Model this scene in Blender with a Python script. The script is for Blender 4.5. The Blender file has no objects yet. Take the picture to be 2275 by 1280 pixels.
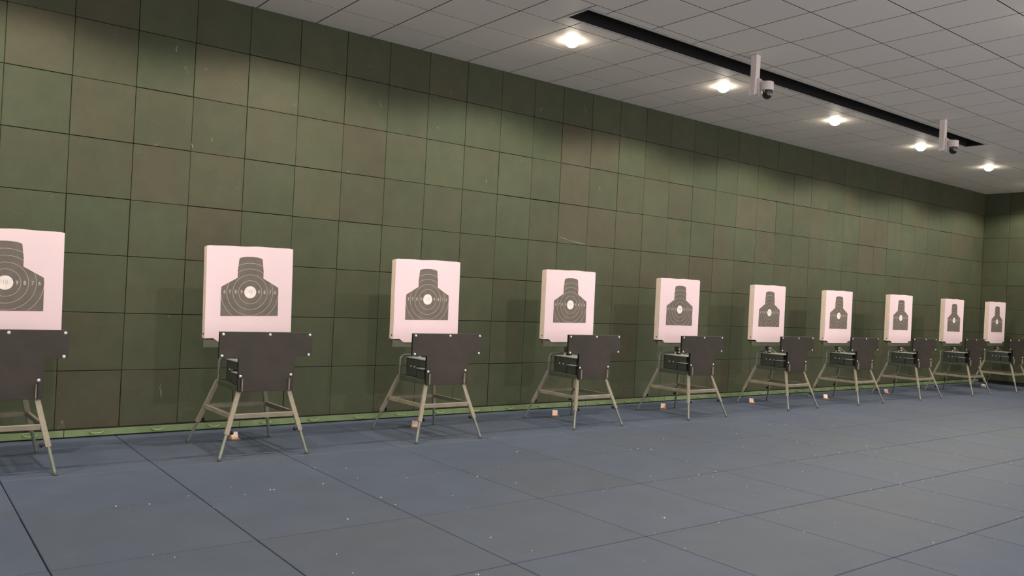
import bpy, bmesh, math, random
from mathutils import Vector, Matrix

S = bpy.context.scene
C = S.collection
random.seed(7)

# ---------------------------------------------------------------- camera
W_PX, H_PX = 2275, 1280
CAM = Vector((-0.7247, -7.8074, 1.4207))
YAW, PITCH, ROLL, FPX = 0.6570, 0.0057, 0.0492, 1824.06
cd = bpy.data.cameras.new('camera')
cam = bpy.data.objects.new('camera', cd)
C.objects.link(cam)
S.camera = cam
cd.sensor_fit = 'HORIZONTAL'
cd.sensor_width = 36.0
cd.lens = FPX * 36.0 / W_PX
cd.clip_start, cd.clip_end = 0.05, 200
fw = Vector((math.sin(YAW)*math.cos(PITCH), math.cos(YAW)*math.cos(PITCH), math.sin(PITCH)))
rt = Vector((math.cos(YAW), -math.sin(YAW), 0))
up = rt.cross(fw)
c_, s_ = math.cos(ROLL), math.sin(ROLL)
rt2 = c_*rt + s_*up
up2 = -s_*rt + c_*up
M = Matrix((rt2, up2, -fw)).transposed().to_4x4()
M.translation = CAM
cam.matrix_world = M

# ---------------------------------------------------------------- world: even fill light added for the unseen hall behind the shooter
w = bpy.data.worlds.new('hall_fill')
S.world = w
w.use_nodes = True
bg = w.node_tree.nodes['Background']
bg.inputs['Color'].default_value = (1.0, 0.93, 0.905, 1)
bg.inputs['Strength'].default_value = 1.8

# ---------------------------------------------------------------- exposure
S.view_settings.view_transform = 'Standard'
S.view_settings.look = 'None'
S.view_settings.gamma = 1
S.view_settings.use_curve_mapping = False
S.view_settings.exposure = 0.0

# ---------------------------------------------------------------- layout constants
H = 4.03                    # ceiling height
XL, XR = -6.0, 18.0         # side walls
YF = -10.0                  # the range goes on behind the camera
ROW0 = 0.0734               # bottom of the wall tiles
LAMP_X = [4.787 + 2.445*k for k in range(-4, 6)]
LAMP_P = 176.0               # downlights along the target wall
SPOT_P = 305.0              # spots further out that face the targets
FILL_P = 130.0  # lamps added out of view behind the camera

# ---------------------------------------------------------------- materials
def srgb(r, g, b):
    f = lambda v: (v/255/12.92) if v/255 <= 0.04045 else ((v/255+0.055)/1.055)**2.4
    return (f(r), f(g), f(b), 1)

class NT:
    def __init__(s, name):
        s.m = bpy.data.materials.new(name); s.m.use_nodes = True
        s.t = s.m.node_tree; s.b = s.t.nodes['Principled BSDF']
    def n(s, typ, **kw):
        nd = s.t.nodes.new(typ)
        for k, v in kw.items():
            setattr(nd, k, v)
        return nd
    def l(s, a, b): s.t.links.new(a, b)
    def noise(s, scale, detail=4, rough=0.55, coord=None, dist=0.0):
        nd = s.n('ShaderNodeTexNoise'); nd.inputs['Scale'].default_value = scale
        nd.inputs['Detail'].default_value = detail; nd.inputs['Roughness'].default_value = rough
        nd.inputs['Distortion'].default_value = dist
        if coord: s.l(coord, nd.inputs['Vector'])
        return nd.outputs['Fac']
    def ramp(s, fac, stops):
        r = s.n('ShaderNodeValToRGB'); e = r.color_ramp.elements
        while len(e) < len(stops): e.new(0.5)
        for i, (p, c) in enumerate(stops):
            e[i].position = p; e[i].color = c
        s.l(fac, r.inputs[0]); return r.outputs[0]
    def mix(s, fac, a, b, mode='MIX'):
        x = s.n('ShaderNodeMix', data_type='RGBA', blend_type=mode)
        for sock, v in ((x.inputs[0], fac), (x.inputs[6], a), (x.inputs[7], b)):
            if hasattr(v, 'links'): s.l(v, sock)
            else: sock.default_value = v
        return x.outputs[2]
    def bump(s, h, strength=0.2, dist=0.01):
        b = s.n('ShaderNodeBump'); b.inputs['Strength'].default_value = strength
        b.inputs['Distance'].default_value = dist
        s.l(h, b.inputs['Height']); s.l(b.outputs[0], s.b.inputs['Normal'])

def G(v): return (v, v, v, 1)

def simple(name, col, rough=0.6, metal=0.0, var=0.12, scale=14, bump=0.0, spec=0.5):
    t = NT(name)
    co = t.n('ShaderNodeTexCoord').outputs['Object']
    f = t.noise(scale, 5, 0.6, co)
    lo = tuple(c*(1-var) for c in col[:3]) + (1,)
    hi = tuple(min(1, c*(1+var)) for c in col[:3]) + (1,)
    t.l(t.ramp(f, [(0.3, lo), (0.7, hi)]), t.b.inputs['Base Color'])
    t.b.inputs['Roughness'].default_value = rough
    t.b.inputs['Metallic'].default_value = metal
    t.b.inputs['Specular IOR Level'].default_value = spec
    if bump:
        t.bump(t.noise(scale*12, 3, 0.6, co), bump, 0.002)
    return t.m

def emis(name, col, strength):
    t = NT(name)
    t.b.inputs['Base Color'].default_value = (1, 1, 1, 1)
    t.b.inputs['Emission Color'].default_value = col
    t.b.inputs['Emission Strength'].default_value = strength
    return t.m

def mat_wall():
    # rubber tiles: green, some of them browner or greyer, each with its own shift; chalky scuffs
    t = NT('rubber_wall_tile')
    at = t.n('ShaderNodeAttribute', attribute_name='tile')
    sp = t.n('ShaderNodeSeparateColor'); t.l(at.outputs['Color'], sp.inputs[0])
    pos = t.n('ShaderNodeNewGeometry').outputs['Position']
    # shift the noise per tile so that the mottling breaks at each joint
    cmb = t.n('ShaderNodeCombineXYZ')
    t.l(sp.outputs[2], cmb.inputs[0]); t.l(sp.outputs[0], cmb.inputs[1]); t.l(sp.outputs[1], cmb.inputs[2])
    sc = t.n('ShaderNodeVectorMath', operation='SCALE'); t.l(cmb.outputs[0], sc.inputs[0]); sc.inputs['Scale'].default_value = 37.0
    ad = t.n('ShaderNodeVectorMath', operation='ADD'); t.l(pos, ad.inputs[0]); t.l(sc.outputs[0], ad.inputs[1])
    v = ad.outputs[0]
    green = (0.051, 0.063, 0.0335, 1); brown = (0.060, 0.055, 0.033, 1)
    big = t.noise(1.9, 3, 0.5, v)
    mx = t.n('ShaderNodeMath', operation='MULTIPLY_ADD'); t.l(big, mx.inputs[0]); mx.inputs[1].default_value = 1.6
    sub = t.n('ShaderNodeMath', operation='SUBTRACT'); t.l(sp.outputs[0], sub.inputs[0]); sub.inputs[1].default_value = 0.80
    t.l(sub.outputs[0], mx.inputs[2]); mx.use_clamp = True
    col = t.mix(mx.outputs[0], green, brown)
    g = t.n('ShaderNodeMath', operation='MULTIPLY_ADD'); t.l(sp.outputs[1], g.inputs[0]); g.inputs[1].default_value = 0.24; g.inputs[2].default_value = 0.88
    vm = t.n('ShaderNodeVectorMath', operation='SCALE'); t.l(col, vm.inputs[0]); t.l(g.outputs[0], vm.inputs['Scale'])
    col = t.mix(0.35, vm.outputs[0], t.ramp(t.noise(5.5, 5, 0.6, v), [(0.3, G(0.38)), (0.72, G(0.68))]), 'OVERLAY')
    # fine grain and streaks
    mp = t.n('ShaderNodeMapping'); t.l(v, mp.inputs[0]); mp.inputs['Scale'].default_value = (1, 1, 5)
    col = t.mix(0.22, col, t.ramp(t.noise(38, 4, 0.7, mp.outputs[0]), [(0.3, G(0.3)), (0.7, G(0.7))]), 'OVERLAY')
    # chalky scuffs
    sc1 = t.ramp(t.noise(6.5, 8, 0.78, v, 0.6), [(0.64, G(0)), (0.74, G(0.5))])
    col = t.mix(sc1, col, (0.26, 0.25, 0.17, 1))
    sc2 = t.ramp(t.noise(46, 3, 0.5, v), [(0.755, G(0)), (0.79, G(0.55))])
    col = t.mix(sc2, col, (0.34, 0.34, 0.27, 1))
    t.l(col, t.b.inputs['Base Color'])
    t.b.inputs['Roughness'].default_value = 0.72
    t.b.inputs['Specular IOR Level'].default_value = 0.35
    t.bump(t.noise(160, 3, 0.6, v), 0.25, 0.002)
    return t.m

def mat_floor():
    t = NT('rubber_floor_mat')
    at = t.n('ShaderNodeAttribute', attribute_name='tile')
    sp = t.n('ShaderNodeSeparateColor'); t.l(at.outputs['Color'], sp.inputs[0])
    pos = t.n('ShaderNodeNewGeometry').outputs['Position']
    base = (0.070, 0.091, 0.140, 1); olive = (0.075, 0.092, 0.126, 1)
    f = t.n('ShaderNodeMath', operation='MULTIPLY_ADD'); t.l(t.noise(0.75, 4, 0.55, pos), f.inputs[0]); f.inputs[1].default_value = 1.9
    sb = t.n('ShaderNodeMath', operation='SUBTRACT'); t.l(sp.outputs[0], sb.inputs[0]); sb.inputs[1].default_value = 1.18
    t.l(sb.outputs[0], f.inputs[2]); f.use_clamp = True
    col = t.mix(f.outputs[0], base, olive)
    g = t.n('ShaderNodeMath', operation='MULTIPLY_ADD'); t.l(sp.outputs[1], g.inputs[0]); g.inputs[1].default_value = 0.09; g.inputs[2].default_value = 0.955
    vm = t.n('ShaderNodeVectorMath', operation='SCALE'); t.l(col, vm.inputs[0]); t.l(g.outputs[0], vm.inputs['Scale'])
    col = t.mix(0.4, vm.outputs[0], t.ramp(t.noise(3.2, 6, 0.62, pos), [(0.3, G(0.4)), (0.7, G(0.62))]), 'OVERLAY')
    col = t.mix(0.35, col, t.ramp(t.noise(150, 3, 0.6, pos), [(0.3, G(0.3)), (0.7, G(0.72))]), 'OVERLAY')
    sc = t.ramp(t.noise(4.2, 9, 0.8, pos, 0.4), [(0.645, G(0)), (0.73, G(0.35))])
    col = t.mix(sc, col, (0.24, 0.25, 0.27, 1))
    sc2 = t.ramp(t.noise(70, 2, 0.5, pos), [(0.765, G(0)), (0.80, G(0.5))])
    col = t.mix(sc2, col, (0.36, 0.37, 0.38, 1))
    t.l(col, t.b.inputs['Base Color'])
    t.b.inputs['Roughness'].default_value = 0.62
    t.b.inputs['Specular IOR Level'].default_value = 0.45
    t.bump(t.noise(210, 3, 0.6, pos), 0.35, 0.002)
    return t.m

def mat_ceiling():
    t = NT('ceiling_tile_paint')
    at = t.n('ShaderNodeAttribute', attribute_name='tile')
    sp = t.n('ShaderNodeSeparateColor'); t.l(at.outputs['Color'], sp.inputs[0])
    g = t.n('ShaderNodeMath', operation='MULTIPLY_ADD'); t.l(sp.outputs[1], g.inputs[0]); g.inputs[1].default_value = 0.05; g.inputs[2].default_value = 0.965
    vm = t.n('ShaderNodeVectorMath', operation='SCALE'); vm.inputs[0].default_value = (0.90, 0.84, 0.775); t.l(g.outputs[0], vm.inputs['Scale'])
    t.l(vm.outputs[0], t.b.inputs['Base Color'])
    t.b.inputs['Roughness'].default_value = 0.55
    return t.m

MT = dict(
    wall=mat_wall(), floor=mat_floor(), ceil=mat_ceiling(),
    joint=simple('joint_shadow_black', (0.012, 0.012, 0.009, 1), 0.9),
    ceil_gap=simple('ceiling_grid_brown', (0.075, 0.058, 0.038, 1), 0.9),
    base=simple('green_base_paint', (0.150, 0.215, 0.095, 1), 0.5, var=0.16, scale=6),
    base_handle=simple('green_handle_paint', (0.215, 0.30, 0.12, 1), 0.4),
    black=simple('slot_black_felt', (0.012, 0.010, 0.010, 1), 0.95),
    lip=simple('slot_frame_grey', (0.52, 0.50, 0.48, 1), 0.45),
    plate=simple('brown_black_steel', (0.046, 0.038, 0.030, 1), 0.55, var=0.22, scale=5, spec=0.4),
    edge=simple('plate_edge_black', (0.010, 0.008, 0.008, 1), 0.7),
    olive=simple('olive_grey_paint', (0.27, 0.240, 0.175, 1), 0.42, var=0.14, scale=9),
    tube=simple('grey_green_tube', (0.20, 0.22, 0.19, 1), 0.35, metal=0.3),
    olive_dark=simple('dark_olive_paint', (0.060, 0.072, 0.050, 1), 0.5, var=0.18),
    box=simple('control_box_paint', (0.042, 0.050, 0.042, 1), 0.45, var=0.2),
    lid=simple('brushed_grey_metal', (0.42, 0.42, 0.40, 1), 0.4, metal=0.4),
    steel=simple('bright_bolt_steel', (0.72, 0.72, 0.68, 1), 0.35, metal=0.35),
    rubber=simple('black_rubber', (0.012, 0.012, 0.012, 1), 0.7),
    foam=simple('cream_foam', (0.80, 0.64, 0.54, 1), 0.8, var=0.07, scale=20, bump=0.2),
    paper=simple('pinkish_white_paper', (0.82, 0.645, 0.68, 1), 0.75, var=0.015, scale=6),
    ink=simple('grey_brown_ink', (0.140, 0.118, 0.098, 1), 0.6, var=0.16, scale=9),
    line=simple('printed_pale_line', (0.50, 0.45, 0.36, 1), 0.7),
    pale=simple('printed_white', (0.85, 0.78, 0.74, 1), 0.7),
    thin=simple('printed_thin_grey', (0.55, 0.40, 0.38, 1), 0.7),
    holder=simple('holder_grey_green', (0.11, 0.12, 0.08, 1), 0.5, var=0.15),
    rust=simple('rusty_screw', (0.16, 0.06, 0.04, 1), 0.7),
    orange=simple('orange_plastic', (0.80, 0.30, 0.14, 1), 0.45),
    cream=simple('pale_peach_face', (0.92, 0.72, 0.60, 1), 0.4),
    white=simple('white_powder_coat', (0.78, 0.70, 0.68, 1), 0.4, var=0.05),
    dome=simple('smoked_dome_black', (0.010, 0.008, 0.008, 1), 0.08, spec=0.8),
    chalk=simple('chalky_scratch', (0.19, 0.20, 0.155, 1), 0.85),
    crumb=simple('white_crumb', (0.75, 0.75, 0.76, 1), 0.7),
    lamp=emis('lit_frosted_lens', (1.0, 0.86, 0.70, 1), 44.0),
    trimw=simple('lamp_trim_white', (0.75, 0.73, 0.70, 1), 0.4),
)

# ---------------------------------------------------------------- mesh helpers
def link(name, bm, mats, parent=None, smooth=False, loc=None):
    me = bpy.data.meshes.new(name)
    bmesh.ops.recalc_face_normals(bm, faces=bm.faces[:])
    bm.to_mesh(me); bm.free()
    for m in (mats if isinstance(mats, (list, tuple)) else [mats]):
        me.materials.append(m)
    if smooth:
        for p in me.polygons: p.use_smooth = True
        try: me.set_sharp_from_angle(angle=math.radians(35))
        except Exception: pass
    o = bpy.data.objects.new(name, me); C.objects.link(o)
    if parent is not None: o.parent = parent
    if loc is not None: o.location = loc
    return o

def empty(name, loc, rz=0.0):
    o = bpy.data.objects.new(name, None); C.objects.link(o)
    o.empty_display_size = 0.1
    o.location = loc; o.rotation_euler = (0, 0, rz)
    return o

def tag(o, label, cat, group=None, kind=None):
    o['label'] = label; o['category'] = cat
    if group: o['group'] = group
    if kind: o['kind'] = kind

def box(bm, lo, hi, bev=0.0, mi=0, mat=None):
    vs = [bm.verts.new((x, y, z)) for x in (lo[0], hi[0]) for y in (lo[1], hi[1]) for z in (lo[2], hi[2])]
    if mat is not None:
        for v in vs: v.co = mat @ v.co
    fs = [bm.faces.new([vs[i] for i in f]) for f in ((0,1,3,2), (4,6,7,5), (0,4,5,1), (2,3,7,6), (0,2,6,4), (1,5,7,3))]
    for f in fs: f.material_index = mi
    if bev > 0:
        es = list({e for f in fs for e in f.edges})
        r = bmesh.ops.bevel(bm, geom=es, offset=bev, segments=1 if bev < 0.004 else 2, affect='EDGES', profile=0.5)
        for f in r['faces']: f.material_index = mi
    return fs

def bar(bm, a, b, wx, wy, bev=0.0, mi=0, upv=(0, 1, 0)):
    """square tube from a to b"""
    a, b = Vector(a), Vector(b)
    d = (b-a); L = d.length; z = d.normalized()
    x = Vector(upv).cross(z)
    if x.length < 1e-4: x = Vector((1, 0, 0)).cross(z)
    x.normalize(); y = z.cross(x)
    m = Matrix((x, y, z)).transposed().to_4x4(); m.translation = a
    return box(bm, (-wx/2, -wy/2, 0), (wx/2, wy/2, L), bev, mi, m)

def cyl(bm, a, b, r, r2=None, n=16, mi=0):
    a, b = Vector(a), Vector(b); r2 = r if r2 is None else r2
    z = (b-a).normalized(); x = z.orthogonal().normalized(); y = z.cross(x)
    R = []
    for p, rr in ((a, r), (b, r2)):
        R.append([bm.verts.new(p + rr*(math.cos(2*math.pi*i/n)*x + math.sin(2*math.pi*i/n)*y)) for i in range(n)])
    for i in range(n):
        f = bm.faces.new((R[0][i], R[0][(i+1) % n], R[1][(i+1) % n], R[1][i])); f.material_index = mi
    for ring in (R[0][::-1], R[1]):
        f = bm.faces.new(ring); f.material_index = mi

def lathe(bm, prof, n=32, axis_o=(0, 0, 0), mi=0):
    """prof: (r, z) pairs, around Z"""
    o = Vector(axis_o); rings = []
    for r, z in prof:
        if r < 1e-6: rings.append([bm.verts.new(o+Vector((0, 0, z)))])
        else: rings.append([bm.verts.new(o+Vector((r*math.cos(2*math.pi*i/n), r*math.sin(2*math.pi*i/n), z))) for i in range(n)])
    for A, B in zip(rings, rings[1:]):
        for i in range(n):
            j = (i+1) % n
            if len(A) == 1 and len(B) == 1: continue
            if len(A) == 1: f = bm.faces.new((A[0], B[j], B[i]))
            elif len(B) == 1: f = bm.faces.new((A[i], A[j], B[0]))
            else: f = bm.faces.new((A[i], A[j], B[j], B[i]))
            f.material_index = mi

def tubepath(bm, pts, r, n=12, mi=0):
    pts = [Vector(p) for p in pts]; rings = []
    ref = None
    for i, p in enumerate(pts):
        if i == 0: d = pts[1]-p
        elif i == len(pts)-1: d = p-pts[i-1]
        else: d = (pts[i+1]-p).normalized()+(p-pts[i-1]).normalized()
        d.normalize()
        if ref is None: ref = d.orthogonal().normalized()
        x = (ref - d*ref.dot(d)).normalized(); ref = x; y = d.cross(x)
        rings.append([bm.verts.new(p+r*(math.cos(2*math.pi*k/n)*x+math.sin(2*math.pi*k/n)*y)) for k in range(n)])
    for A, B in zip(rings, rings[1:]):
        for k in range(n):
            f = bm.faces.new((A[k], A[(k+1) % n], B[(k+1) % n], B[k])); f.material_index = mi
    bm.faces.new(rings[0][::-1]).material_index = mi; bm.faces.new(rings[-1]).material_index = mi

def prism(bm, poly, y0, y1, mi=0, side_mi=None):
    """poly in XZ, extruded along Y from y0 (front, nearer camera) to y1"""
    A = [bm.verts.new((x, y0, z)) for x, z in poly]
    B = [bm.verts.new((x, y1, z)) for x, z in poly]
    bm.faces.new(A).material_index = mi
    bm.faces.new(B[::-1]).material_index = mi
    n = len(poly)
    for i in range(n):
        f = bm.faces.new((A[i], B[i], B[(i+1) % n], A[(i+1) % n]))
        f.material_index = mi if side_mi is None else side_mi

def tile_layer(bm):
    return bm.loops.layers.float_color.new('tile')

def tile_box(bm, lay, lo, hi, bev, rnd, mi=0):
    n0 = len(bm.faces)
    box(bm, lo, hi, bev, mi)
    bm.faces.ensure_lookup_table()
    for f in bm.faces[n0:]:
        for lp in f.loops: lp[lay] = (*rnd, 1)
    # bevel may reuse freed indices: colour any face still blank that lies in this box

# ================================================================= THE SETTING
# ---- floor: 1 m rubber mats
GX0, GY0 = 0.985, -0.445
XM = [XL] + [x for x in [0.975 + 1.003*i for i in range(-7, 18)] if XL+0.1 < x < XR-0.1] + [XR]
YM = [0.0] + [-0.445 - 0.998*i for i in range(0, 10) if -0.445 - 0.998*i > YF+0.1] + [YF]
bm = bmesh.new(); lay = tile_layer(bm)
rr = random.Random(3)
olive_tiles = {}
for i in range(len(XM)-1):
    for j in range(len(YM)-1):
        g = 0.0024 + 0.0018*rr.random()
        fs0 = set(bm.faces)
        box(bm, (XM[i]+g, YM[j+1]+g, -0.03), (XM[i+1]-g, YM[j]-g, 0.0), 0.003)
        rnd = (rr.random(), rr.random(), rr.random())
        for f in bm.faces:
            if f not in fs0:
                for lp in f.loops: lp[lay] = (*rnd, 1)
fl = bm
n0 = len(fl.faces)
box(fl, (XL-0.1, YF, -0.08), (XR+0.1, 0.1, -0.0285), 0, 1)
o = link('floor', fl, [MT['floor'], MT['joint']]); o['kind'] = 'structure'
tag(o, 'dark blue-grey floor of square rubber mats', 'floor')

# ---- tiled walls
COLDX = {0:.005,1:-.001,2:.004,3:-.004,4:-.004,5:.003,6:.005,7:.006,8:.007,9:.014,10:.011,11:.011,12:-.025,13:-.027,14:-.022,15:-.017,16:-.010,17:-.009,18:.008,19:.010,20:.017,21:.024,22:-.019,23:-.023,24:-.004,25:-.011,26:.006,27:.026,28:-.018,29:-.006,30:.009,31:.021,32:.031,33:.020,34:.01,35:.0}
BROWN = {(0,6):(.75,.9),(1,6):(.6,.5),(3,6):(.8,.9),(4,6):(.6,.95),(1,5):(.8,.6),(2,5):(.55,.4),(4,5):(.6,.6),(5,5):(.75,.8),(6,5):(1.,.45),(2,4):(.85,.6),(3,4):(.75,.6),(6,4):(.7,.4),(3,3):(.8,.5),(0,1):(.5,.3),(1,0):(.7,.2),(2,0):(.6,.2),(0,2):(.55,.3),
    (12,6):(1.,.8),(13,6):(.8,.7),(10,7):(.5,.5),(12,5):(1.,.7),(13,4):(.85,.6),(14,4):(.85,.6),(12,4):(.7,.6),(15,4):(.6,.7),(14,3):(.8,.6),(15,3):(.8,.7),(16,3):(.8,.6),(17,3):(.8,.4),(18,3):(.7,.95),(19,5):(.75,.85),(20,5):(.8,.8),(20,4):(.9,.7),(19,3):(.6,.5),(23,5):(.8,.7),(25,6):(.7,.7),(26,5):(.85,.8),(27,5):(.8,.6),(28,5):(.6,.8),(30,6):(.8,.8),(33,5):(.8,.6),(34,5):(.7,.5),(26,4):(.8,.8),(27,4):(.7,.7),(7,7):(.3,.3),(8,7):(.7,.6)}
def tiled_wall(name, edges_u, edges_v, place, seed, brown=None, label=''):
    bm = bmesh.new(); lay = tile_layer(bm); r = random.Random(seed)
    for i in range(len(edges_u)-1):
        for j in range(len(edges_v)-1):
            u0, u1 = edges_u[i][1], edges_u[i+1][1]; v0, v1 = edges_v[j], edges_v[j+1]
            key = (edges_u[i][0], j)
            if brown and key in brown: a, b = brown[key]; rnd = (a, b, r.random())
            else: rnd = (0.1+0.5*r.random()**1.5, 0.2+0.6*r.random(), r.random())
            ga, gb, gc, gd = [0.0012+0.0030*r.random()**2 for _ in range(4)]
            d = 0.0035*r.random()
            fs0 = len(bm.faces)
            seen = set(bm.faces)
            lo, hi = place(u0+ga, v0+gc, u1-gb, v1-gd, d)
            box(bm, lo, hi, 0.0028)
            for f in bm.faces:
                if f not in seen:
                    for lp in f.loops: lp[lay] = (*rnd, 1)
    return bm

VE = [ROW0 + 0.5*j for j in range(8)] + [H+0.02]
VE = [VE[0], VE[1]-0.003, VE[2]-0.002, VE[3], VE[4]-0.002, VE[5]-0.001, VE[6], VE[7]+0.0, VE[8]]
UE = [(k, 0.5*k+COLDX.get(k, 0)) for k in range(-12, 36)] + [(36, XR)]
bm = tiled_wall('wall_back', UE, VE, lambda a, b, c, d, e: ((a, -e, b), (c, 0.05, d)), 11, BROWN)
box(bm, (XL-0.1, 0.012, -0.05), (XR+0.1, 0.12, H+0.1), 0, 1)
SCUFFS = [(1.333, 0.448, 1.344, 0.304), (6.001, 2.145, 6.458, 2.083), (1.323, 3.515, 1.33, 3.451), (3.388, 3.393, 3.43, 3.324), (1.676, 2.727, 1.682, 2.69), (1.497, 2.649, 1.511, 2.602), (4.131, 3.232, 4.151, 3.2), (4.268, 3.656, 4.289, 3.609), (6.646, 2.849, 6.665, 2.81), (1.381, 1.065, 1.386, 1.04), (4.838, 2.72, 4.846, 2.69), (3.067, 2.596, 3.083, 2.579), (14.549, 3.71, 14.588, 3.664), (5.59, 3.663, 5.637, 3.705), (5.972, 3.526, 5.982, 3.483), (1.582, 3.364, 1.604, 3.343)]
rs = random.Random(4)
for x0, z0, x1, z1 in SCUFFS:        # chalky scratches scored into single tiles
    n = 7; pa, pb = [], []
    L_ = math.hypot(x1-x0, z1-z0); nx, nz = -(z1-z0)/L_, (x1-x0)/L_
    for k in range(n):
        f = k/(n-1); hw = (0.0015+0.0035*rs.random())*(1 if 0 < k < n-1 else 0.3); off = rs.gauss(0, 0.004)
        cx_, cz_ = x0+(x1-x0)*f+nx*off, z0+(z1-z0)*f+nz*off
        pa.append(bm.verts.new((cx_+nx*hw, -0.0046, cz_+nz*hw))); pb.append(bm.verts.new((cx_-nx*hw, -0.0046, cz_-nz*hw)))
    for k in range(n-1):
        bm.faces.new((pa[k], pa[k+1], pb[k+1], pb[k])).material_index = 2
o = link('wall_back', bm, [MT['wall'], MT['joint'], MT['chalk']]); o['kind'] = 'structure'
tag(o, 'long back wall clad in square green and brown rubber tiles', 'wall')
UY = [(k, 0.0-0.5*k) for k in range(0, 20)] + [(20, YF)]
UY = [(k, v) for k, v in UY][::-1]
bm = tiled_wall('wall_right', UY, VE, lambda a, b, c, d, e: ((XR-e, a, b), (XR+0.05, c, d)), 12)
box(bm, (XR+0.012, YF, -0.05), (XR+0.12, 0.1, H+0.1), 0, 1)
o = link('wall_right', bm, [MT['wall'], MT['joint']]); o['kind'] = 'structure'
tag(o, 'green tiled end wall at the far right', 'wall')
bm = tiled_wall('wall_left', UY, VE, lambda a, b, c, d, e: ((XL-0.05, a, b), (XL+e, c, d)), 13)  # unseen wall, added to keep light off the left side
box(bm, (XL-0.12, YF, -0.05), (XL-0.012, 0.1, H+0.1), 0, 1)
o = link('wall_left', bm, [MT['wall'], MT['joint']]); o['kind'] = 'structure'
tag(o, 'unseen green tiled end wall at the left, added to block light', 'wall')

# ---- low green panels along the foot of the back wall, with pull handles
bm = bmesh.new()
seams = [0.57 + 1.498*i for i in range(-4, 12)]
seams = [XL+0.01] + seams + [XR-0.01]
for a, b in zip(seams, seams[1:]):
    box(bm, (a+0.0025, -0.035, 0.012), (b-0.0025, -0.006, ROW0-0.005), 0.0015)
box(bm, (XL+0.01, -0.024, 0.001), (XR-0.01, -0.006, 0.0125), 0, 1)
box(bm, (XL+0.01, -0.030, ROW0-0.0055), (XR-0.01, -0.006, ROW0-0.0005), 0, 1)
bb = link('baseboard_back', bm, [MT['base'], MT['joint']]); bb['kind'] = 'structure'
tag(bb, 'low light green base panels along the foot of the back wall', 'baseboard')
def handle_mesh():
    bm = bmesh.new()
    pts = [(-0.05, 0, 0.006)]
    for k in range(0, 9):
        a = math.pi*k/8
        pts.append((-0.05*math.cos(a)*(0.98), -0.010-0.028*math.sin(a)**0.6, 0.006-0.010*math.sin(a)))
    pts.append((0.05, 0, 0.006))
    tubepath(bm, pts, 0.0055, 8)
    return bm
h0 = link('handle', handle_mesh(), MT['base_handle'], bb, True)
first = True
x = 0.32 - 0.4995*12
while x < XR-0.2:
    if x > XL+0.2:
        if first: h = h0; first = False
        else: h = h0.copy(); C.objects.link(h); h.parent = bb
        h.location = (x, -0.035, 0.042)
    x += 0.4995

# ---- ceiling: 0.61 m metal tiles with dark joints, a long black slot near the targets
TS = 0.6107
CX = [XL] + [2.648 + TS*m for m in range(-14, 26) if XL+0.05 < 2.648+TS*m < XR-0.05] + [XR]
CY = [0.0] + [-(0.548 + TS*n) for n in range(0, 20) if -(0.548+TS*n) > YF+0.05] + [YF]
SX0, SX1, SY0, SY1 = 4.285, 12.53, -2.245, -1.965
LY = [-1.465, -5.128, -8.793]
holes = [(x, LY[0]) for x in LAMP_X]
bm = bmesh.new(); lay = tile_layer(bm); r = random.Random(5)
def ctile(x0, x1, y0, y1, g=0.0068):
    if x1-x0 < 0.012 or y1-y0 < 0.012: return
    seen = set(bm.faces)
    box(bm, (x0+g, y0+g, H), (x1-g, y1-g, H+0.02), 0.0006)
    rnd = (r.random(), r.random(), r.random())
    for f in bm.faces:
        if f not in seen:
            for lp in f.loops: lp[lay] = (*rnd, 1)
for i in range(len(CX)-1):
    for j in range(len(CY)-1):
        x0, x1, y1, y0 = CX[i], CX[i+1], CY[j], CY[j+1]
        if x1 > SX0-0.03 and x0 < SX1+0.03 and y0 < SY0 and y1 > SY1:
            a, b = max(x0, SX0-0.028), min(x1, SX1+0.028)
            ctile(a, b, SY1+0.028, y1); ctile(a, b, y0, SY0-0.028)
            if x0 < a: ctile(x0, a, y0, y1)
            if x1 > b: ctile(b, x1, y0, y1)
        else:
            ctile(x0, x1, y0, y1)
# backing above the tiles, left open over the slot
for lo, hi in (((XL-0.1, YF, H+0.0016), (XR+0.1, SY0, H+0.06)), ((XL-0.1, SY1, H+0.0016), (XR+0.1, 0.1, H+0.06)),
               ((XL-0.1, SY0, H+0.0016), (SX0, SY1, H+0.06)), ((SX1, SY0, H+0.0016), (XR+0.1, SY1, H+0.06))):
    box(bm, lo, hi, 0, 1)
o = link('ceiling', bm, [MT['ceil'], MT['ceil_gap']]); o['kind'] = 'structure'
tag(o, 'suspended ceiling of pale grey square panels with thin dark joints', 'ceiling')

# ---- the slot
t = empty('ceiling_slot', ((SX0+SX1)/2, (SY0+SY1)/2, H))
tag(t, 'long narrow black recessed slot in the ceiling running parallel to the back wall', 'ceiling slot')
hx, hy = (SX1-SX0)/2, (SY1-SY0)/2
bm = bmesh.new()
for lo, hi in (((-hx-.026, -hy-.026, -.004), (hx+.026, -hy, .012)), ((-hx-.026, hy, -.004), (hx+.026, hy+.026, .012)),
               ((-hx-.026, -hy, -.004), (-hx, hy, .012)), ((hx, -hy, -.004), (hx+.026, hy, .012))):
    box(bm, lo, hi, 0.0015)
link('frame', bm, MT['lip'], t)
bm = bmesh.new()
for lo, hi in (((-hx, -hy-.01, .0), (hx, -hy+.003, .16)), ((-hx, hy-.003, .0), (hx, hy+.01, .16)),
               ((-hx, -hy, .0), (-hx+.003, hy, .16)), ((hx-.003, -hy, .0), (hx, hy, .16)), ((-hx, -hy, .15), (hx, hy, .17))):
    box(bm, lo, hi)
link('trough', bm, MT['black'], t)

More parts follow.
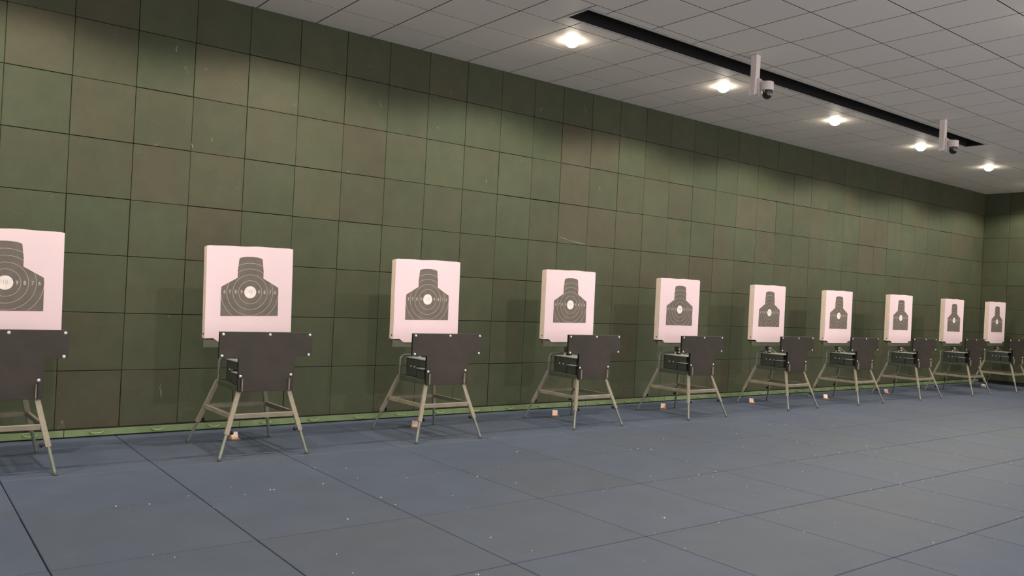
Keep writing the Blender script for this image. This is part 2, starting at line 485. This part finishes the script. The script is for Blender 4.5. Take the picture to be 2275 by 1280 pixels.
# ================================================================= LAMPS
def make_lamp():
    root = empty('ceiling_downlight', (0, 0, H))
    bm = bmesh.new()
    lathe(bm, [(0.075, 0.0), (0.076, -0.005), (0.084, -0.006), (0.091, -0.003), (0.092, 0.0)], 40)
    link('trim_ring', bm, MT['trimw'], root, True)
    bm = bmesh.new()
    prof = [(0.0740*math.cos(a), -0.004-0.068*math.sin(a)) for a in [math.pi/2*k/8 for k in range(9)]]  # flat lens bulged into a dome to imitate the lamp's glare
    prof[-1] = (0.0, -0.072)
    lathe(bm, [(0.0, -0.001), (0.074, -0.001)] + prof, 40)
    link('lens', bm, MT['lamp'], root, True)
    return root
def add_spot(name, root, power, size, blend, col, tilt=0.0, r=0.05, z=-0.10):
    ld = bpy.data.lights.new(name, 'SPOT')
    ld.energy = power; ld.spot_size = math.radians(size); ld.spot_blend = blend
    ld.color = col; ld.shadow_soft_size = r
    lo = bpy.data.objects.new(name, ld); C.objects.link(lo)
    lo.parent = root; lo.location = (0, 0, z)
    lo.rotation_euler = (math.radians(tilt), 0, 0)
    return ld
def dup(root, loc, rz=None):
    rt_ = root.copy(); C.objects.link(rt_); rt_.location = loc
    if rz is not None: rt_.rotation_euler = (0, 0, rz)
    for ch in list(root.children):
        c = ch.copy(); C.objects.link(c); c.parent = rt_
        for g in list(ch.children):
            d = g.copy(); C.objects.link(d); d.parent = c
    return rt_
ORD = ['first', 'second', 'third', 'fourth', 'fifth', 'sixth', 'seventh', 'eighth', 'ninth', 'tenth']
lamp0 = make_lamp()
DOWN = (1.0, 0.93, 0.76)
add_spot('lamp_light', lamp0, LAMP_P, 157, 0.30, DOWN)
LN = {4: 'nearest of the lit round ceiling downlights, in front of the start of the black slot',
      5: 'lit round ceiling downlight just left of the nearer hanging dome camera',
      6: 'lit round ceiling downlight midway between the two hanging dome cameras',
      7: 'lit round ceiling downlight just left of the farther hanging dome camera',
      8: 'farthest lit round ceiling downlight, near the corner beyond the end of the black slot'}
for i, x in enumerate(LAMP_X):
    if i == 0: L = lamp0; L.location = (x, LY[0], H)
    else: L = dup(lamp0, (x, LY[0], H))
    tag(L, LN.get(i, ORD[i] + ' lamp from the left wall in the ceiling row beside the targets'), 'ceiling light', 'lit downlights in the row beside the slot')
# spots further out, turned towards the targets
spot0 = make_lamp()
SPOT = (1.0, 0.86, 0.82)
add_spot('lamp_light', spot0, SPOT_P, 50, 0.85, SPOT, 57, 0.06)
for i, x in enumerate(LAMP_X[:]):
    if i == 0: L = spot0; L.location = (x, LY[1], H)
    else: L = dup(spot0, (x, LY[1], H))
    tag(L, ORD[i] + ' lamp from the left wall in the middle row of ceiling lamps', 'ceiling light', 'second row of ceiling lamps')
fill0 = make_lamp()  # unseen row added to brighten the floor, not a known fixture
add_spot('lamp_light', fill0, FILL_P, 150, 0.8, (1.0, 0.92, 0.90))
for i, x in enumerate(LAMP_X[::1]):
    if i == 0: L = fill0; L.location = (x, LY[2], H)
    else: L = dup(fill0, (x, LY[2], H))
    tag(L, ORD[i] + ' added fill lamp from the left wall in the unseen row farthest from the targets', 'ceiling light', 'added third row of unseen ceiling lamps')

# ================================================================= DOME CAMERAS
def make_camera():
    root = empty('dome_camera', (0, 0, H))
    bm = bmesh.new()
    box(bm, (-0.035, -0.035, -0.415), (0.035, 0.035, -0.004), 0.004)
    post = link('post', bm, MT['white'], root)
    bm = bmesh.new()
    box(bm, (-0.047, -0.0365, -0.43), (-0.034, 0.03, -0.245), 0.003)
    link('mounting_plate', bm, MT['white'], root)
    bm = bmesh.new()
    box(bm, (0.0, -0.05, -0.37), (0.052, -0.035, -0.25), 0.004)
    bar(bm, (0.03, -0.045, -0.285), (0.06, -0.098, -0.302), 0.034, 0.034, 0.005)
    tubepath(bm, [(0.035, -0.048, -0.27), (0.055, -0.07, -0.275), (0.06, -0.10, -0.31)], 0.006, 8)
    link('bracket', bm, MT['white'], root)
    bm = bmesh.new()
    tubepath(bm, [(0.008, -0.046, -0.34), (0.0, -0.052, -0.40), (0.005, -0.045, -0.435), (0.022, -0.04, -0.44), (0.032, -0.046, -0.41), (0.036, -0.05, -0.36)], 0.004, 8)
    link('cable', bm, MT['white'], root, True)
    ax = (0.062, -0.115, 0)
    bm = bmesh.new()
    lathe(bm, [(0.0, -0.288), (0.052, -0.288), (0.060, -0.293), (0.062, -0.300), (0.062, -0.376), (0.058, -0.380), (0.0, -0.380)], 36, ax)
    hd = link('housing', bm, MT['white'], root, True)
    bm = bmesh.new()
    prof = [(0.0, -0.379), (0.052, -0.379), (0.052, -0.398)] + [(0.050*math.cos(a), -0.418-0.052*math.sin(a)) for a in [math.pi/2*k/8 for k in range(8)]] + [(0.0, -0.470)]
    lathe(bm, prof, 36, ax)
    dm = link('dome', bm, MT['dome'], root, True)
    bm = bmesh.new()
    cyl(bm, (0.055, -0.160, -0.425), (0.053, -0.1685, -0.430), 0.012, 0.011, 16)
    link('lens', bm, MT['lid'], dm, True)
    return root
cam0 = make_camera(); cam0.location = (6.44, -2.50, H)
tag(cam0, 'nearer of the two white-posted black dome cameras hanging from the ceiling', 'security camera', 'dome cameras hung beside the black ceiling slot')
c2 = dup(cam0, (10.49, -2.56, H))
tag(c2, 'farther of the two white-posted black dome cameras, near the far end of the slot', 'security camera', 'dome cameras hung beside the black ceiling slot')

# ================================================================= TARGET STANDS
# stand coordinates: origin on the floor under the centre of the table; -Y faces the camera side
def make_stand():
    root = empty('target_stand', (0, 0, 0))
    tz = 0.555
    TC = {-1: 0.047, 1: 0.016}        # the feet are splayed a little more to the left
    bm = bmesh.new()
    for sx in (-1, 1): box(bm, (0.031+sx*0.195-0.019, -0.222, tz-0.045), (0.031+sx*0.195+0.019, 0.275, tz), 0.003)
    for yy in (-0.203, 0.256): box(bm, (0.031-0.176, yy-0.019, tz-0.045), (0.031+0.176, yy+0.019, tz), 0.003)
    box(bm, (-0.145, -0.184, tz-0.006), (0.207, 0.237, tz-0.001))
    link('table_frame', bm, MT['olive_dark'], root)
    for sx in (-1, 1):
        for sy in (-1, 1):
            top = Vector((TC[sy]+sx*0.198, 0.250 if sy > 0 else -0.208, tz-0.004)); foot = Vector((sx*0.362, sy*0.420, 0.0))
            if sy > 0: foot.y = 0.425
            k = (top.z-0.185)/top.z; mid = top.lerp(foot, k)
            bm = bmesh.new()
            bar(bm, top, mid, 0.037, 0.027, 0.003)
            lg = link('leg', bm, MT['olive'], root)
            bm = bmesh.new()
            f2 = foot.lerp(top, 0.012)
            cyl(bm, top.lerp(foot, k-0.05), f2, 0.0125, n=14)
            ex = link('leg_extension', bm, MT['tube'], lg, True)
            bm = bmesh.new()
            cyl(bm, (foot.x, foot.y, 0.0005), foot.lerp(top, 0.03), 0.0155, 0.0145, 14)
            link('rubber_foot', bm, MT['olive_dark'], lg, True)
            bm = bmesh.new()
            p = top.lerp(foot, k-0.03); d = Vector((-sx if sy > 0 else -sx, 0, 0))
            cyl(bm, p+d*0.014, p+d*0.040, 0.006, n=10); cyl(bm, p+d*0.034, p+d*0.050, 0.017, 0.015, 12)
            link('clamp_knob', bm, MT['rubber'], lg, True)
    def at(z, sx, sy):
        top = Vector((TC[sy]+sx*0.198, 0.250 if sy > 0 else -0.208, tz)); foot = Vector((sx*0.362, -0.42 if sy < 0 else 0.425, 0))
        return top.lerp(foot, (tz-z)/tz)
    z = 0.322
    for a, b in (((-1, -1), (1, -1)), ((-1, 1), (1, 1)), ((-1, -1), (-1, 1)), ((1, -1), (1, 1))):
        A, B = at(z, *a), at(z, *b); d = (B-A).normalized()
        bm = bmesh.new()
        bar(bm, A+d*0.020, B-d*0.020, 0.038, 0.024, 0.003, upv=(0, 1, 0) if abs(d.x) > 0.5 else (1, 0, 0))
        link('crossbar', bm, MT['olive'], root)
    # shield
    cx = 0.042; py = -0.245; th = 0.028
    L, R, TZ, BZ, LZ = -0.392, 0.392, 0.998, 0.790, 0.512
    sl, sr = -0.232, 0.243
    poly = [(cx+L, BZ), (cx+L, TZ), (cx+R, TZ), (cx+R, BZ+0.008), (cx+sr, BZ+0.008), (cx+sr-0.006, LZ), (cx+sl+0.006, LZ), (cx+sl, BZ)]
    bm = bmesh.new(); prism(bm, poly, py-th/2, py+th/2, 0)
    es = [e for e in bm.edges if abs(e.verts[0].co.y-e.verts[1].co.y) < 1e-6 and e.verts[0].co.y < py]
    bmesh.ops.bevel(bm, geom=es, offset=0.002, segments=1, affect='EDGES')
    # the turned-back rim is black
    for f in bm.faces:
        n = f.normal if f.normal.length else Vector((0, 0, 0)); f.normal_update(); n = f.normal
        if abs(n.y) < 0.5 and n.x < -0.5 or (abs(n.y) < 0.5 and n.x > 0.5): f.material_index = 1
    sh = link('shield_plate', bm, [MT['plate'], MT['edge']], root)
    bolts = [(-0.365, 0.978), (0.018, 0.978), (0.365, 0.978), (-0.368, 0.806), (0.362, 0.810), (-0.212, 0.640), (0.212, 0.645)]
    b0 = None
    for bx, bz in bolts:
        if b0 is None:
            bm = bmesh.new(); cyl(bm, (0, 0, 0), (0, -0.004, 0), 0.0110, 0.0105, 14); cyl(bm, (0, -0.004, 0), (0, -0.009, 0), 0.0085, 0.005, 14)
            b0 = link('bolt', bm, MT['steel'], sh, True); b = b0
        else:
            b = b0.copy(); C.objects.link(b); b.parent = sh
        b.location = (cx+bx, py-th/2, bz)
    for sx, bx in ((-1, -0.198), (1, 0.198)):
        bm = bmesh.new()
        box(bm, (cx+bx-0.004, py-th/2-0.022, LZ+0.005), (cx+bx+0.002, py-th/2, LZ+0.105), 0.001)
        box(bm, (cx+bx+0.002 if sx > 0 else cx+bx-0.014, py-th/2-0.004, LZ+0.004), (cx+bx+0.014 if sx > 0 else cx+bx-0.004, py-th/2, LZ+0.115), 0.001, 1)
        link('gusset', bm, [MT['olive'], MT['edge']], sh)
    # posts that carry the shield on the table
    for sx in (-1, 1):
        bm = bmesh.new()
        box(bm, (cx+sx*0.17-0.012, py+th/2, LZ+0.004), (cx+sx*0.17+0.012, py+th/2+0.02, TZ-0.03), 0.002)
        link('shield_post', bm, MT['olive_dark'], root)
    # control box on the table
    bm = bmesh.new()
    box(bm, (-0.125, -0.145, tz), (0.150, 0.228, 0.728), 0.006)
    cb = link('control_box', bm, MT['box'], root)
    bm = bmesh.new()
    box(bm, (-0.131, -0.151, 0.728), (0.156, 0.232, 0.738), 0.002)
    link('lid', bm, MT['lid'], cb)
    s0 = None
    for y in (0.13, 0.065, 0.0):
        if s0 is None:
            bm = bmesh.new(); cyl(bm, (0, 0, 0), (-0.006, 0, 0), 0.008, 0.007, 12); s0 = link('screw', bm, MT['steel'], cb, True); s = s0
        else: s = s0.copy(); C.objects.link(s); s.parent = cb
        s.location = (-0.125, y, 0.652)
    # plug box hung on the side
    bm = bmesh.new()
    box(bm, (-0.166, -0.178, tz+0.002), (-0.1265, -0.046, 0.648), 0.003)
    cn = link('connector_box', bm, MT['box'], root)
    bm = bmesh.new(); box(bm, (-0.175, -0.181, 0.648), (-0.1265, -0.044, 0.656), 0.001)
    link('connector_cover', bm, MT['lid'], cn)
    bm = bmesh.new(); box(bm, (-0.160, -0.044, tz+0.0), (-0.1265, -0.024, 0.668), 0.002)
    link('upright_strip', bm, MT['edge'], cn)
    # bent tube behind the box
    hy_ = 0.252
    pts = [(-0.180, hy_, tz-0.002), (-0.180, hy_, 0.70)]
    for k in range(1, 8):
        a = math.pi/2*k/8; pts.append((-0.180+0.055*(1-math.cos(a)), hy_, 0.70+0.055*math.sin(a)))
    pts += [(-0.125, hy_, 0.755), (0.15, hy_, 0.755)]
    for k in range(1, 8):
        a = math.pi/2*k/8; pts.append((0.15+0.055*math.sin(a), hy_, 0.755-0.055*(1-math.cos(a))))
    pts += [(0.205, hy_, 0.70), (0.205, hy_, tz-0.002)]
    bm = bmesh.new(); tubepath(bm, pts, 0.011, 12)
    link('tube_handle', bm, MT['tube'], root, True)
    # turning mechanism between box and target holder
    ty = 0.16
    bm = bmesh.new()
    box(bm, (-0.035, ty-0.030, 0.738), (0.035, ty+0.022, 0.748), 0.001)
    cyl(bm, (0, ty, 0.745), (0, ty, 0.835), 0.016, n=16)
    box(bm, (-0.048, ty-0.004, 0.775), (-0.022, ty+0.012, 0.836), 0.002)
    mc = link('turning_mechanism', bm, MT['edge'], root, False)
    bm = bmesh.new()
    cyl(bm, (-0.075, ty-0.03, 0.738), (-0.075, ty-0.03, 0.765), 0.010, n=12)
    cyl(bm, (0.04, ty-0.025, 0.745), (0.04, ty-0.025, 0.772), 0.010, n=12)
    cyl(bm, (-0.028, ty-0.035, 0.765), (0.03, ty-0.035, 0.762), 0.009, n=12)
    box(bm, (0.018, ty-0.032, 0.78), (0.030, ty-0.014, 0.822), 0.001)
    cyl(bm, (0.0, ty-0.016, 0.80), (0.0, ty-0.034, 0.80), 0.010, n=12)
    tubepath(bm, [(0.05, ty-0.02, 0.81), (0.09, ty-0.03, 0.775), (0.15, ty-0.05, 0.742)], 0.005, 8)
    link('linkage', bm, MT['lid'], mc, True)
    # holder tray that grips the board
    bm = bmesh.new()
    box(bm, (-0.372, ty+0.0035, 0.838), (0.372, ty+0.011, 0.905), 0.001)
    box(bm, (-0.372, ty+0.011, 0.897), (0.372, ty+0.095, 0.903), 0.001)
    box(bm, (-0.372, ty+0.087, 0.903), (0.372, ty+0.095, 0.945), 0.001)
    hd = link('target_holder', bm, MT['holder'], root)
    bm = bmesh.new()
    cyl(bm, (-0.35, ty+0.05, 0.905), (-0.35, ty+0.05, 0.872), 0.008, n=10); cyl(bm, (-0.35, ty+0.05, 0.885), (-0.35, ty+0.05, 0.873), 0.014, n=6)
    link('holder_bolt', bm, MT['rust'], hd)
    return root

# ---- the printed target board; origin at the centre of the ten ring, on the paper's face
def make_target():
    root = empty('target_board', (0, 0, 0))
    zc = 1.313
    B0, T0 = 0.913-zc, 1.705-zc          # foam block
    w2 = 0.375
    def top(x):                          # the worn, slightly wavy top edge
        return T0 + 0.0028*math.sin(9*x+0.6) + 0.0018*math.sin(23*x) - (0.006 if abs(x) > 0.36 else 0)
    xs = [-w2 + 2*w2*i/30 for i in range(31)]
    bm = bmesh.new()
    poly = [(-w2, B0+0.006), *[(x, top(x)-0.003) for x in xs], (w2, B0+0.006)]
    prism(bm, poly, 0.0035, 0.045)
    blk = link('foam_block', bm, MT['foam'], root)
    bm = bmesh.new()
    poly = [(-w2+0.004, B0+0.008), *[(x*0.99, top(x)-0.008) for x in xs], (w2-0.004, B0+0.008)]
    prism(bm, poly, 0.0465, 0.082)
    link('foam_backing', bm, MT['foam'], root)
    bm = bmesh.new()
    cyl(bm, (-w2+0.001, 0.03, B0+0.045), (-w2-0.005, 0.03, B0+0.045), 0.008, n=10)
    link('nail', bm, MT['rust'], blk)
    # paper, its lower corners cut off
    PZ = 0.887-zc
    poly = [(-w2, 0.922-zc), *[(x, top(x)) for x in xs], (w2, 0.925-zc), (0.315, 0.925-zc), (0.265, PZ), (-0.255, PZ), (-0.305, 0.922-zc)]
    bm = bmesh.new(); prism(bm, poly, 0.0, 0.003)
    pp = link('paper_sheet', bm, MT['paper'], root)
    # silhouette
    arc = [(0.102*math.sin(math.radians(a)), 0.283+0.022*(math.cos(math.radians(a)))) for a in range(-80, 81, 16)]
    sil = [(-0.25, -0.205), (-0.25, 0.042), (-0.112, 0.122), (-0.113, 0.18), *arc, (0.113, 0.18), (0.112, 0.122), (0.25, 0.042), (0.25, -0.205)]
    bm = bmesh.new(); prism(bm, sil[::-1], -0.0006, 0.0)
    link('silhouette', bm, MT['ink'], pp)
    def inside(x, z):
        c = False; n = len(sil); j = n-1
        for i in range(n):
            xi, zi = sil[i]; xj, zj = sil[j]
            if (zi > z) != (zj > z) and x < (xj-xi)*(z-zi)/(zj-zi)+xi: c = not c
            j = i
        return c
    lw = 0.0028
    for rad in (0.10, 0.15, 0.20, 0.25):
        bm = bmesh.new(); N = 240
        for k in range(N):
            a0, a1 = 2*math.pi*k/N, 2*math.pi*(k+1)/N; am = (a0+a1)/2
            if not inside(rad*math.cos(am)*0.995, rad*math.sin(am)*0.995): continue
            vs = []
            for a, rr_ in ((a0, rad-lw/2), (a1, rad-lw/2), (a1, rad+lw/2), (a0, rad+lw/2)):
                vs.append(bm.verts.new((rr_*math.cos(a), -0.0011, rr_*math.sin(a))))
            bm.faces.new(vs)
        bmesh.ops.remove_doubles(bm, verts=bm.verts[:], dist=1e-5)
        ex = bmesh.ops.extrude_face_region(bm, geom=bm.faces[:])
        bmesh.ops.translate(bm, verts=[v for v in ex['geom'] if isinstance(v, bmesh.types.BMVert)], vec=(0, 0.0006, 0))
        link('ring_line', bm, MT['line'], pp)
    bm = bmesh.new(); cyl(bm, (0, -0.0006, 0), (0, -0.0012, 0), 0.052, n=48)
    link('centre_spot', bm, MT['pale'], pp)
    def text(s, x, size, mat, yy, offset=0.0008, sx=0.85):
        cu = bpy.data.curves.new('digit', 'FONT'); cu.body = s; cu.size = size; cu.align_x = 'CENTER'; cu.align_y = 'CENTER'
        cu.offset = offset; cu.extrude = 0.0003; cu.resolution_u = 3
        tmp = bpy.data.objects.new('digit', cu); C.objects.link(tmp)
        bpy.context.view_layer.update()
        dg = bpy.context.evaluated_depsgraph_get()
        me = bpy.data.meshes.new_from_object(tmp.evaluated_get(dg))
        bpy.data.objects.remove(tmp)
        me.transform(Matrix.Diagonal((sx, 1, 1, 1)))
        me.transform(Matrix.Rotation(math.pi/2, 4, 'X'))
        me.transform(Matrix.Translation((x, yy, 0)))
        me.materials.clear(); me.materials.append(mat)
        o = bpy.data.objects.new('number', me); C.objects.link(o); o.parent = pp
    for i, d in enumerate(('9', '8', '7', '6')):
        text(d, 0.0755+0.0500*i-(0.005 if i == 3 else 0), 0.043, MT['line'], -0.0013)
        text(d, -(0.0755+0.0500*i-(0.005 if i == 3 else 0)), 0.043, MT['line'], -0.0013)
    text('10', 0.0, 0.050, MT['thin'], -0.0016, offset=-0.0008, sx=0.75)
    return root

# ---- small orange wedge with a pale face on a base plate
def make_marker():
    root = empty('floor_marker', (0, 0, 0))
    bm = bmesh.new()
    box(bm, (-0.034, -0.040, 0.0005), (0.046, 0.034, 0.006), 0.001)
    A = [(-0.030, -0.028, 0.006), (-0.030, 0.030, 0.006), (-0.030, 0.014, 0.064), (-0.030, 0.006, 0.064)]
    Bv = [(0.030, y, z) for _, y, z in A]
    va = [bm.verts.new(p) for p in A]; vb = [bm.verts.new(p) for p in Bv]
    bm.faces.new(va); bm.faces.new(vb[::-1])
    for i in range(4): bm.faces.new((va[i], vb[i], vb[(i+1) % 4], va[(i+1) % 4]))
    link('wedge_body', bm, MT['orange'], root)
    bm = bmesh.new()
    n = Vector((0, -0.058, 0.034)).normalized()*0.0012
    q = [Vector(p)+n for p in ((-0.029, -0.0268, 0.008), (0.029, -0.0268, 0.008), (0.029, 0.0054, 0.063), (-0.029, 0.0054, 0.063))]
    vs = [bm.verts.new(p) for p in q]; bm.faces.new(vs)
    ex = bmesh.ops.extrude_face_region(bm, geom=bm.faces[:])
    bmesh.ops.translate(bm, verts=[v for v in ex['geom'] if isinstance(v, bmesh.types.BMVert)], vec=-n*0.9)
    link('pale_face', bm, MT['cream'], root)
    return root

# index: stand x, stand yaw (deg), y shift, target dx, target roll (deg)
ST = [(-0.060, 0.0, 0.000, 0.065, -0.8),
      (1.790, -0.3, 0.000, 0.026, -1.3),
      (3.575, 0.0, 0.018, 0.045, -0.7),
      (5.525, 0.2, 0.040, 0.020, -0.3),
      (7.365, 0.0, 0.040, 0.058, 0.0),
      (9.490, 0.3, 0.100, -0.060, 0.1),
      (11.245, 0.0, 0.075, -0.035, 0.2),
      (13.090, -0.4, 0.050, 0.010, 0.2),
      (14.930, 0.0, 0.030, 0.090, 0.5),
      (16.760, 0.0, 0.020, 0.080, 0.4)]
YC = -0.985
stand0 = make_stand(); target0 = make_target()
ordw = ['first', 'second', 'third', 'fourth', 'fifth', 'sixth', 'seventh', 'eighth', 'ninth', 'tenth']
SL = ['nearest olive steel target stand with brown-black T shield, cut off by the left edge',
      'second olive steel target stand from the left, the nearest one shown whole',
      'third olive steel target stand from the left, with brown-black T-shaped shield',
      'fourth target stand from the left, slim olive legs and T-shaped dark shield',
      'fifth target stand from the left, below the middle of the target row',
      'sixth target stand from the left, with handle tube and control box showing',
      'seventh target stand from the left, fourth from the far end',
      'eighth target stand from the left, third from the far corner',
      'ninth target stand from the left, last but one before the corner',
      'farthest target stand by the corner, its shield cut off by the right edge']
TL = ['nearest pinkish paper silhouette target, half cut off by the left edge',
      'second silhouette target from the left, the largest shown whole, numbers 6 to 9 readable',
      'third pinkish silhouette target from the left, slightly rounded top left corner',
      'fourth pinkish silhouette target from the left, foam layers showing on its side',
      'fifth pinkish silhouette target from the left, at the middle of the row',
      'sixth pinkish silhouette target from the left, side foam clearly visible',
      'seventh silhouette target from the left, fourth from the far end',
      'eighth silhouette target from the left, third from the far corner',
      'ninth silhouette target from the left, standing just before the wall corner',
      'farthest and smallest silhouette target, in front of the right end wall']
for i, (x, yaw, dy, tdx, roll) in enumerate(ST):
    loc = (x, YC+dy, 0)
    if i == 0:
        s = stand0; s.location = loc; tb = target0
    else:
        s = dup(stand0, loc); tb = dup(target0, (0, 0, 0))
    s.rotation_euler = (0, 0, math.radians(yaw))
    for ch in s.children:
        if ch.name.startswith(('target_holder', 'turning_mechanism')): ch.location.x = tdx
    tag(s, SL[i], 'target stand', 'steel target stands in a row along the wall')
    tb.location = (x+tdx, YC+dy+0.160, 1.313+0.004*math.sin(3*i))
    tb.rotation_euler = (0, math.radians(roll), math.radians(yaw))
    tag(tb, TL[i], 'shooting target', 'silhouette targets in a row')

mk0 = make_marker()
MKP = [(1.833, -0.560, 8, 'orange wedge marker on the floor behind the front left leg of the second stand'),
       (3.675, -0.590, -14, 'peach and orange wedge marker on the floor under the third target stand'),
       (5.640, -0.500, -14, 'tilted orange wedge marker on the floor under the fourth target stand'),
       (7.495, -0.520, -16, 'pale pink wedge marker on the floor under the fifth target stand'),
       (9.361, -0.540, -14, 'small orange wedge marker on the floor left of the sixth stand'),
       (11.146, -0.625, -14, 'small orange wedge marker on the floor left of the seventh stand'),
       (13.195, -0.530, -16, 'tiny orange wedge marker on the floor by the eighth stand')]
for i, (x, y, rz, lb) in enumerate(MKP):
    m = mk0 if i == 0 else dup(mk0, (0, 0, 0))
    m.location = (x, y, 0); m.rotation_euler = (0, 0, math.radians(rz-(8, 22, 26, 30, 32, 34, 34)[i]))
    tag(m, lb, 'floor marker', 'orange wedge markers under the stands')
# the last one lies pale and tipped near the corner
root = empty('floor_lamp_puck', (16.70, -0.66, 0), 0.3)
tag(root, 'small white and grey lump on the floor beside the ninth stand near the corner', 'floor marker')
bm = bmesh.new(); lathe(bm, [(0.0, 0.0005), (0.040, 0.0005), (0.045, 0.02), (0.040, 0.05), (0.020, 0.066), (0.0, 0.068)], 20, (0.045, 0, 0))
link('white_shell', bm, MT['pale'], root, True)
bm = bmesh.new(); box(bm, (-0.075, -0.035, 0.0005), (-0.002, 0.035, 0.045), 0.008)
link('grey_block', bm, MT['tube'], root)
root.name = 'floor_puck'

# ---- pale crumbs scattered on the mats, mostly along the joints
bm = bmesh.new(); r = random.Random(21)
def crumb(x, y, s):
    n = 6; pts = []
    a0 = r.random()*6
    v = [bm.verts.new((x+s*(0.7+0.5*r.random())*math.cos(a0+2*math.pi*k/n), y+s*(0.7+0.5*r.random())*math.sin(a0+2*math.pi*k/n), 0.0004)) for k in range(n)]
    u = [bm.verts.new((x+(p.co.x-x)*0.7, y+(p.co.y-y)*0.7, 0.0004+s*0.7)) for p in v]
    for k in range(n): bm.faces.new((v[k], v[(k+1) % n], u[(k+1) % n], u[k]))
    bm.faces.new(u); bm.faces.new(v[::-1])
for k in range(260):
    x = r.uniform(0.2, 8.6); y = r.uniform(-6.4, -1.9)
    if r.random() < 0.62:
        if r.random() < 0.5: y = min(YM[1:-1], key=lambda q: abs(q-y)) + r.gauss(0, 0.035)
        else: x = min(XM, key=lambda q: abs(q-x)) + r.gauss(0, 0.035)
    if abs(x-(-0.7)) < 0.3: continue
    crumb(x, y, r.choice((0.0022, 0.003, 0.004, 0.0055)) if y > -4.8 else r.choice((0.002, 0.003, 0.004)))
cr = link('debris', bm, MT['crumb'])
tag(cr, 'tiny pale crumbs scattered over the floor mats', 'debris', kind='stuff')
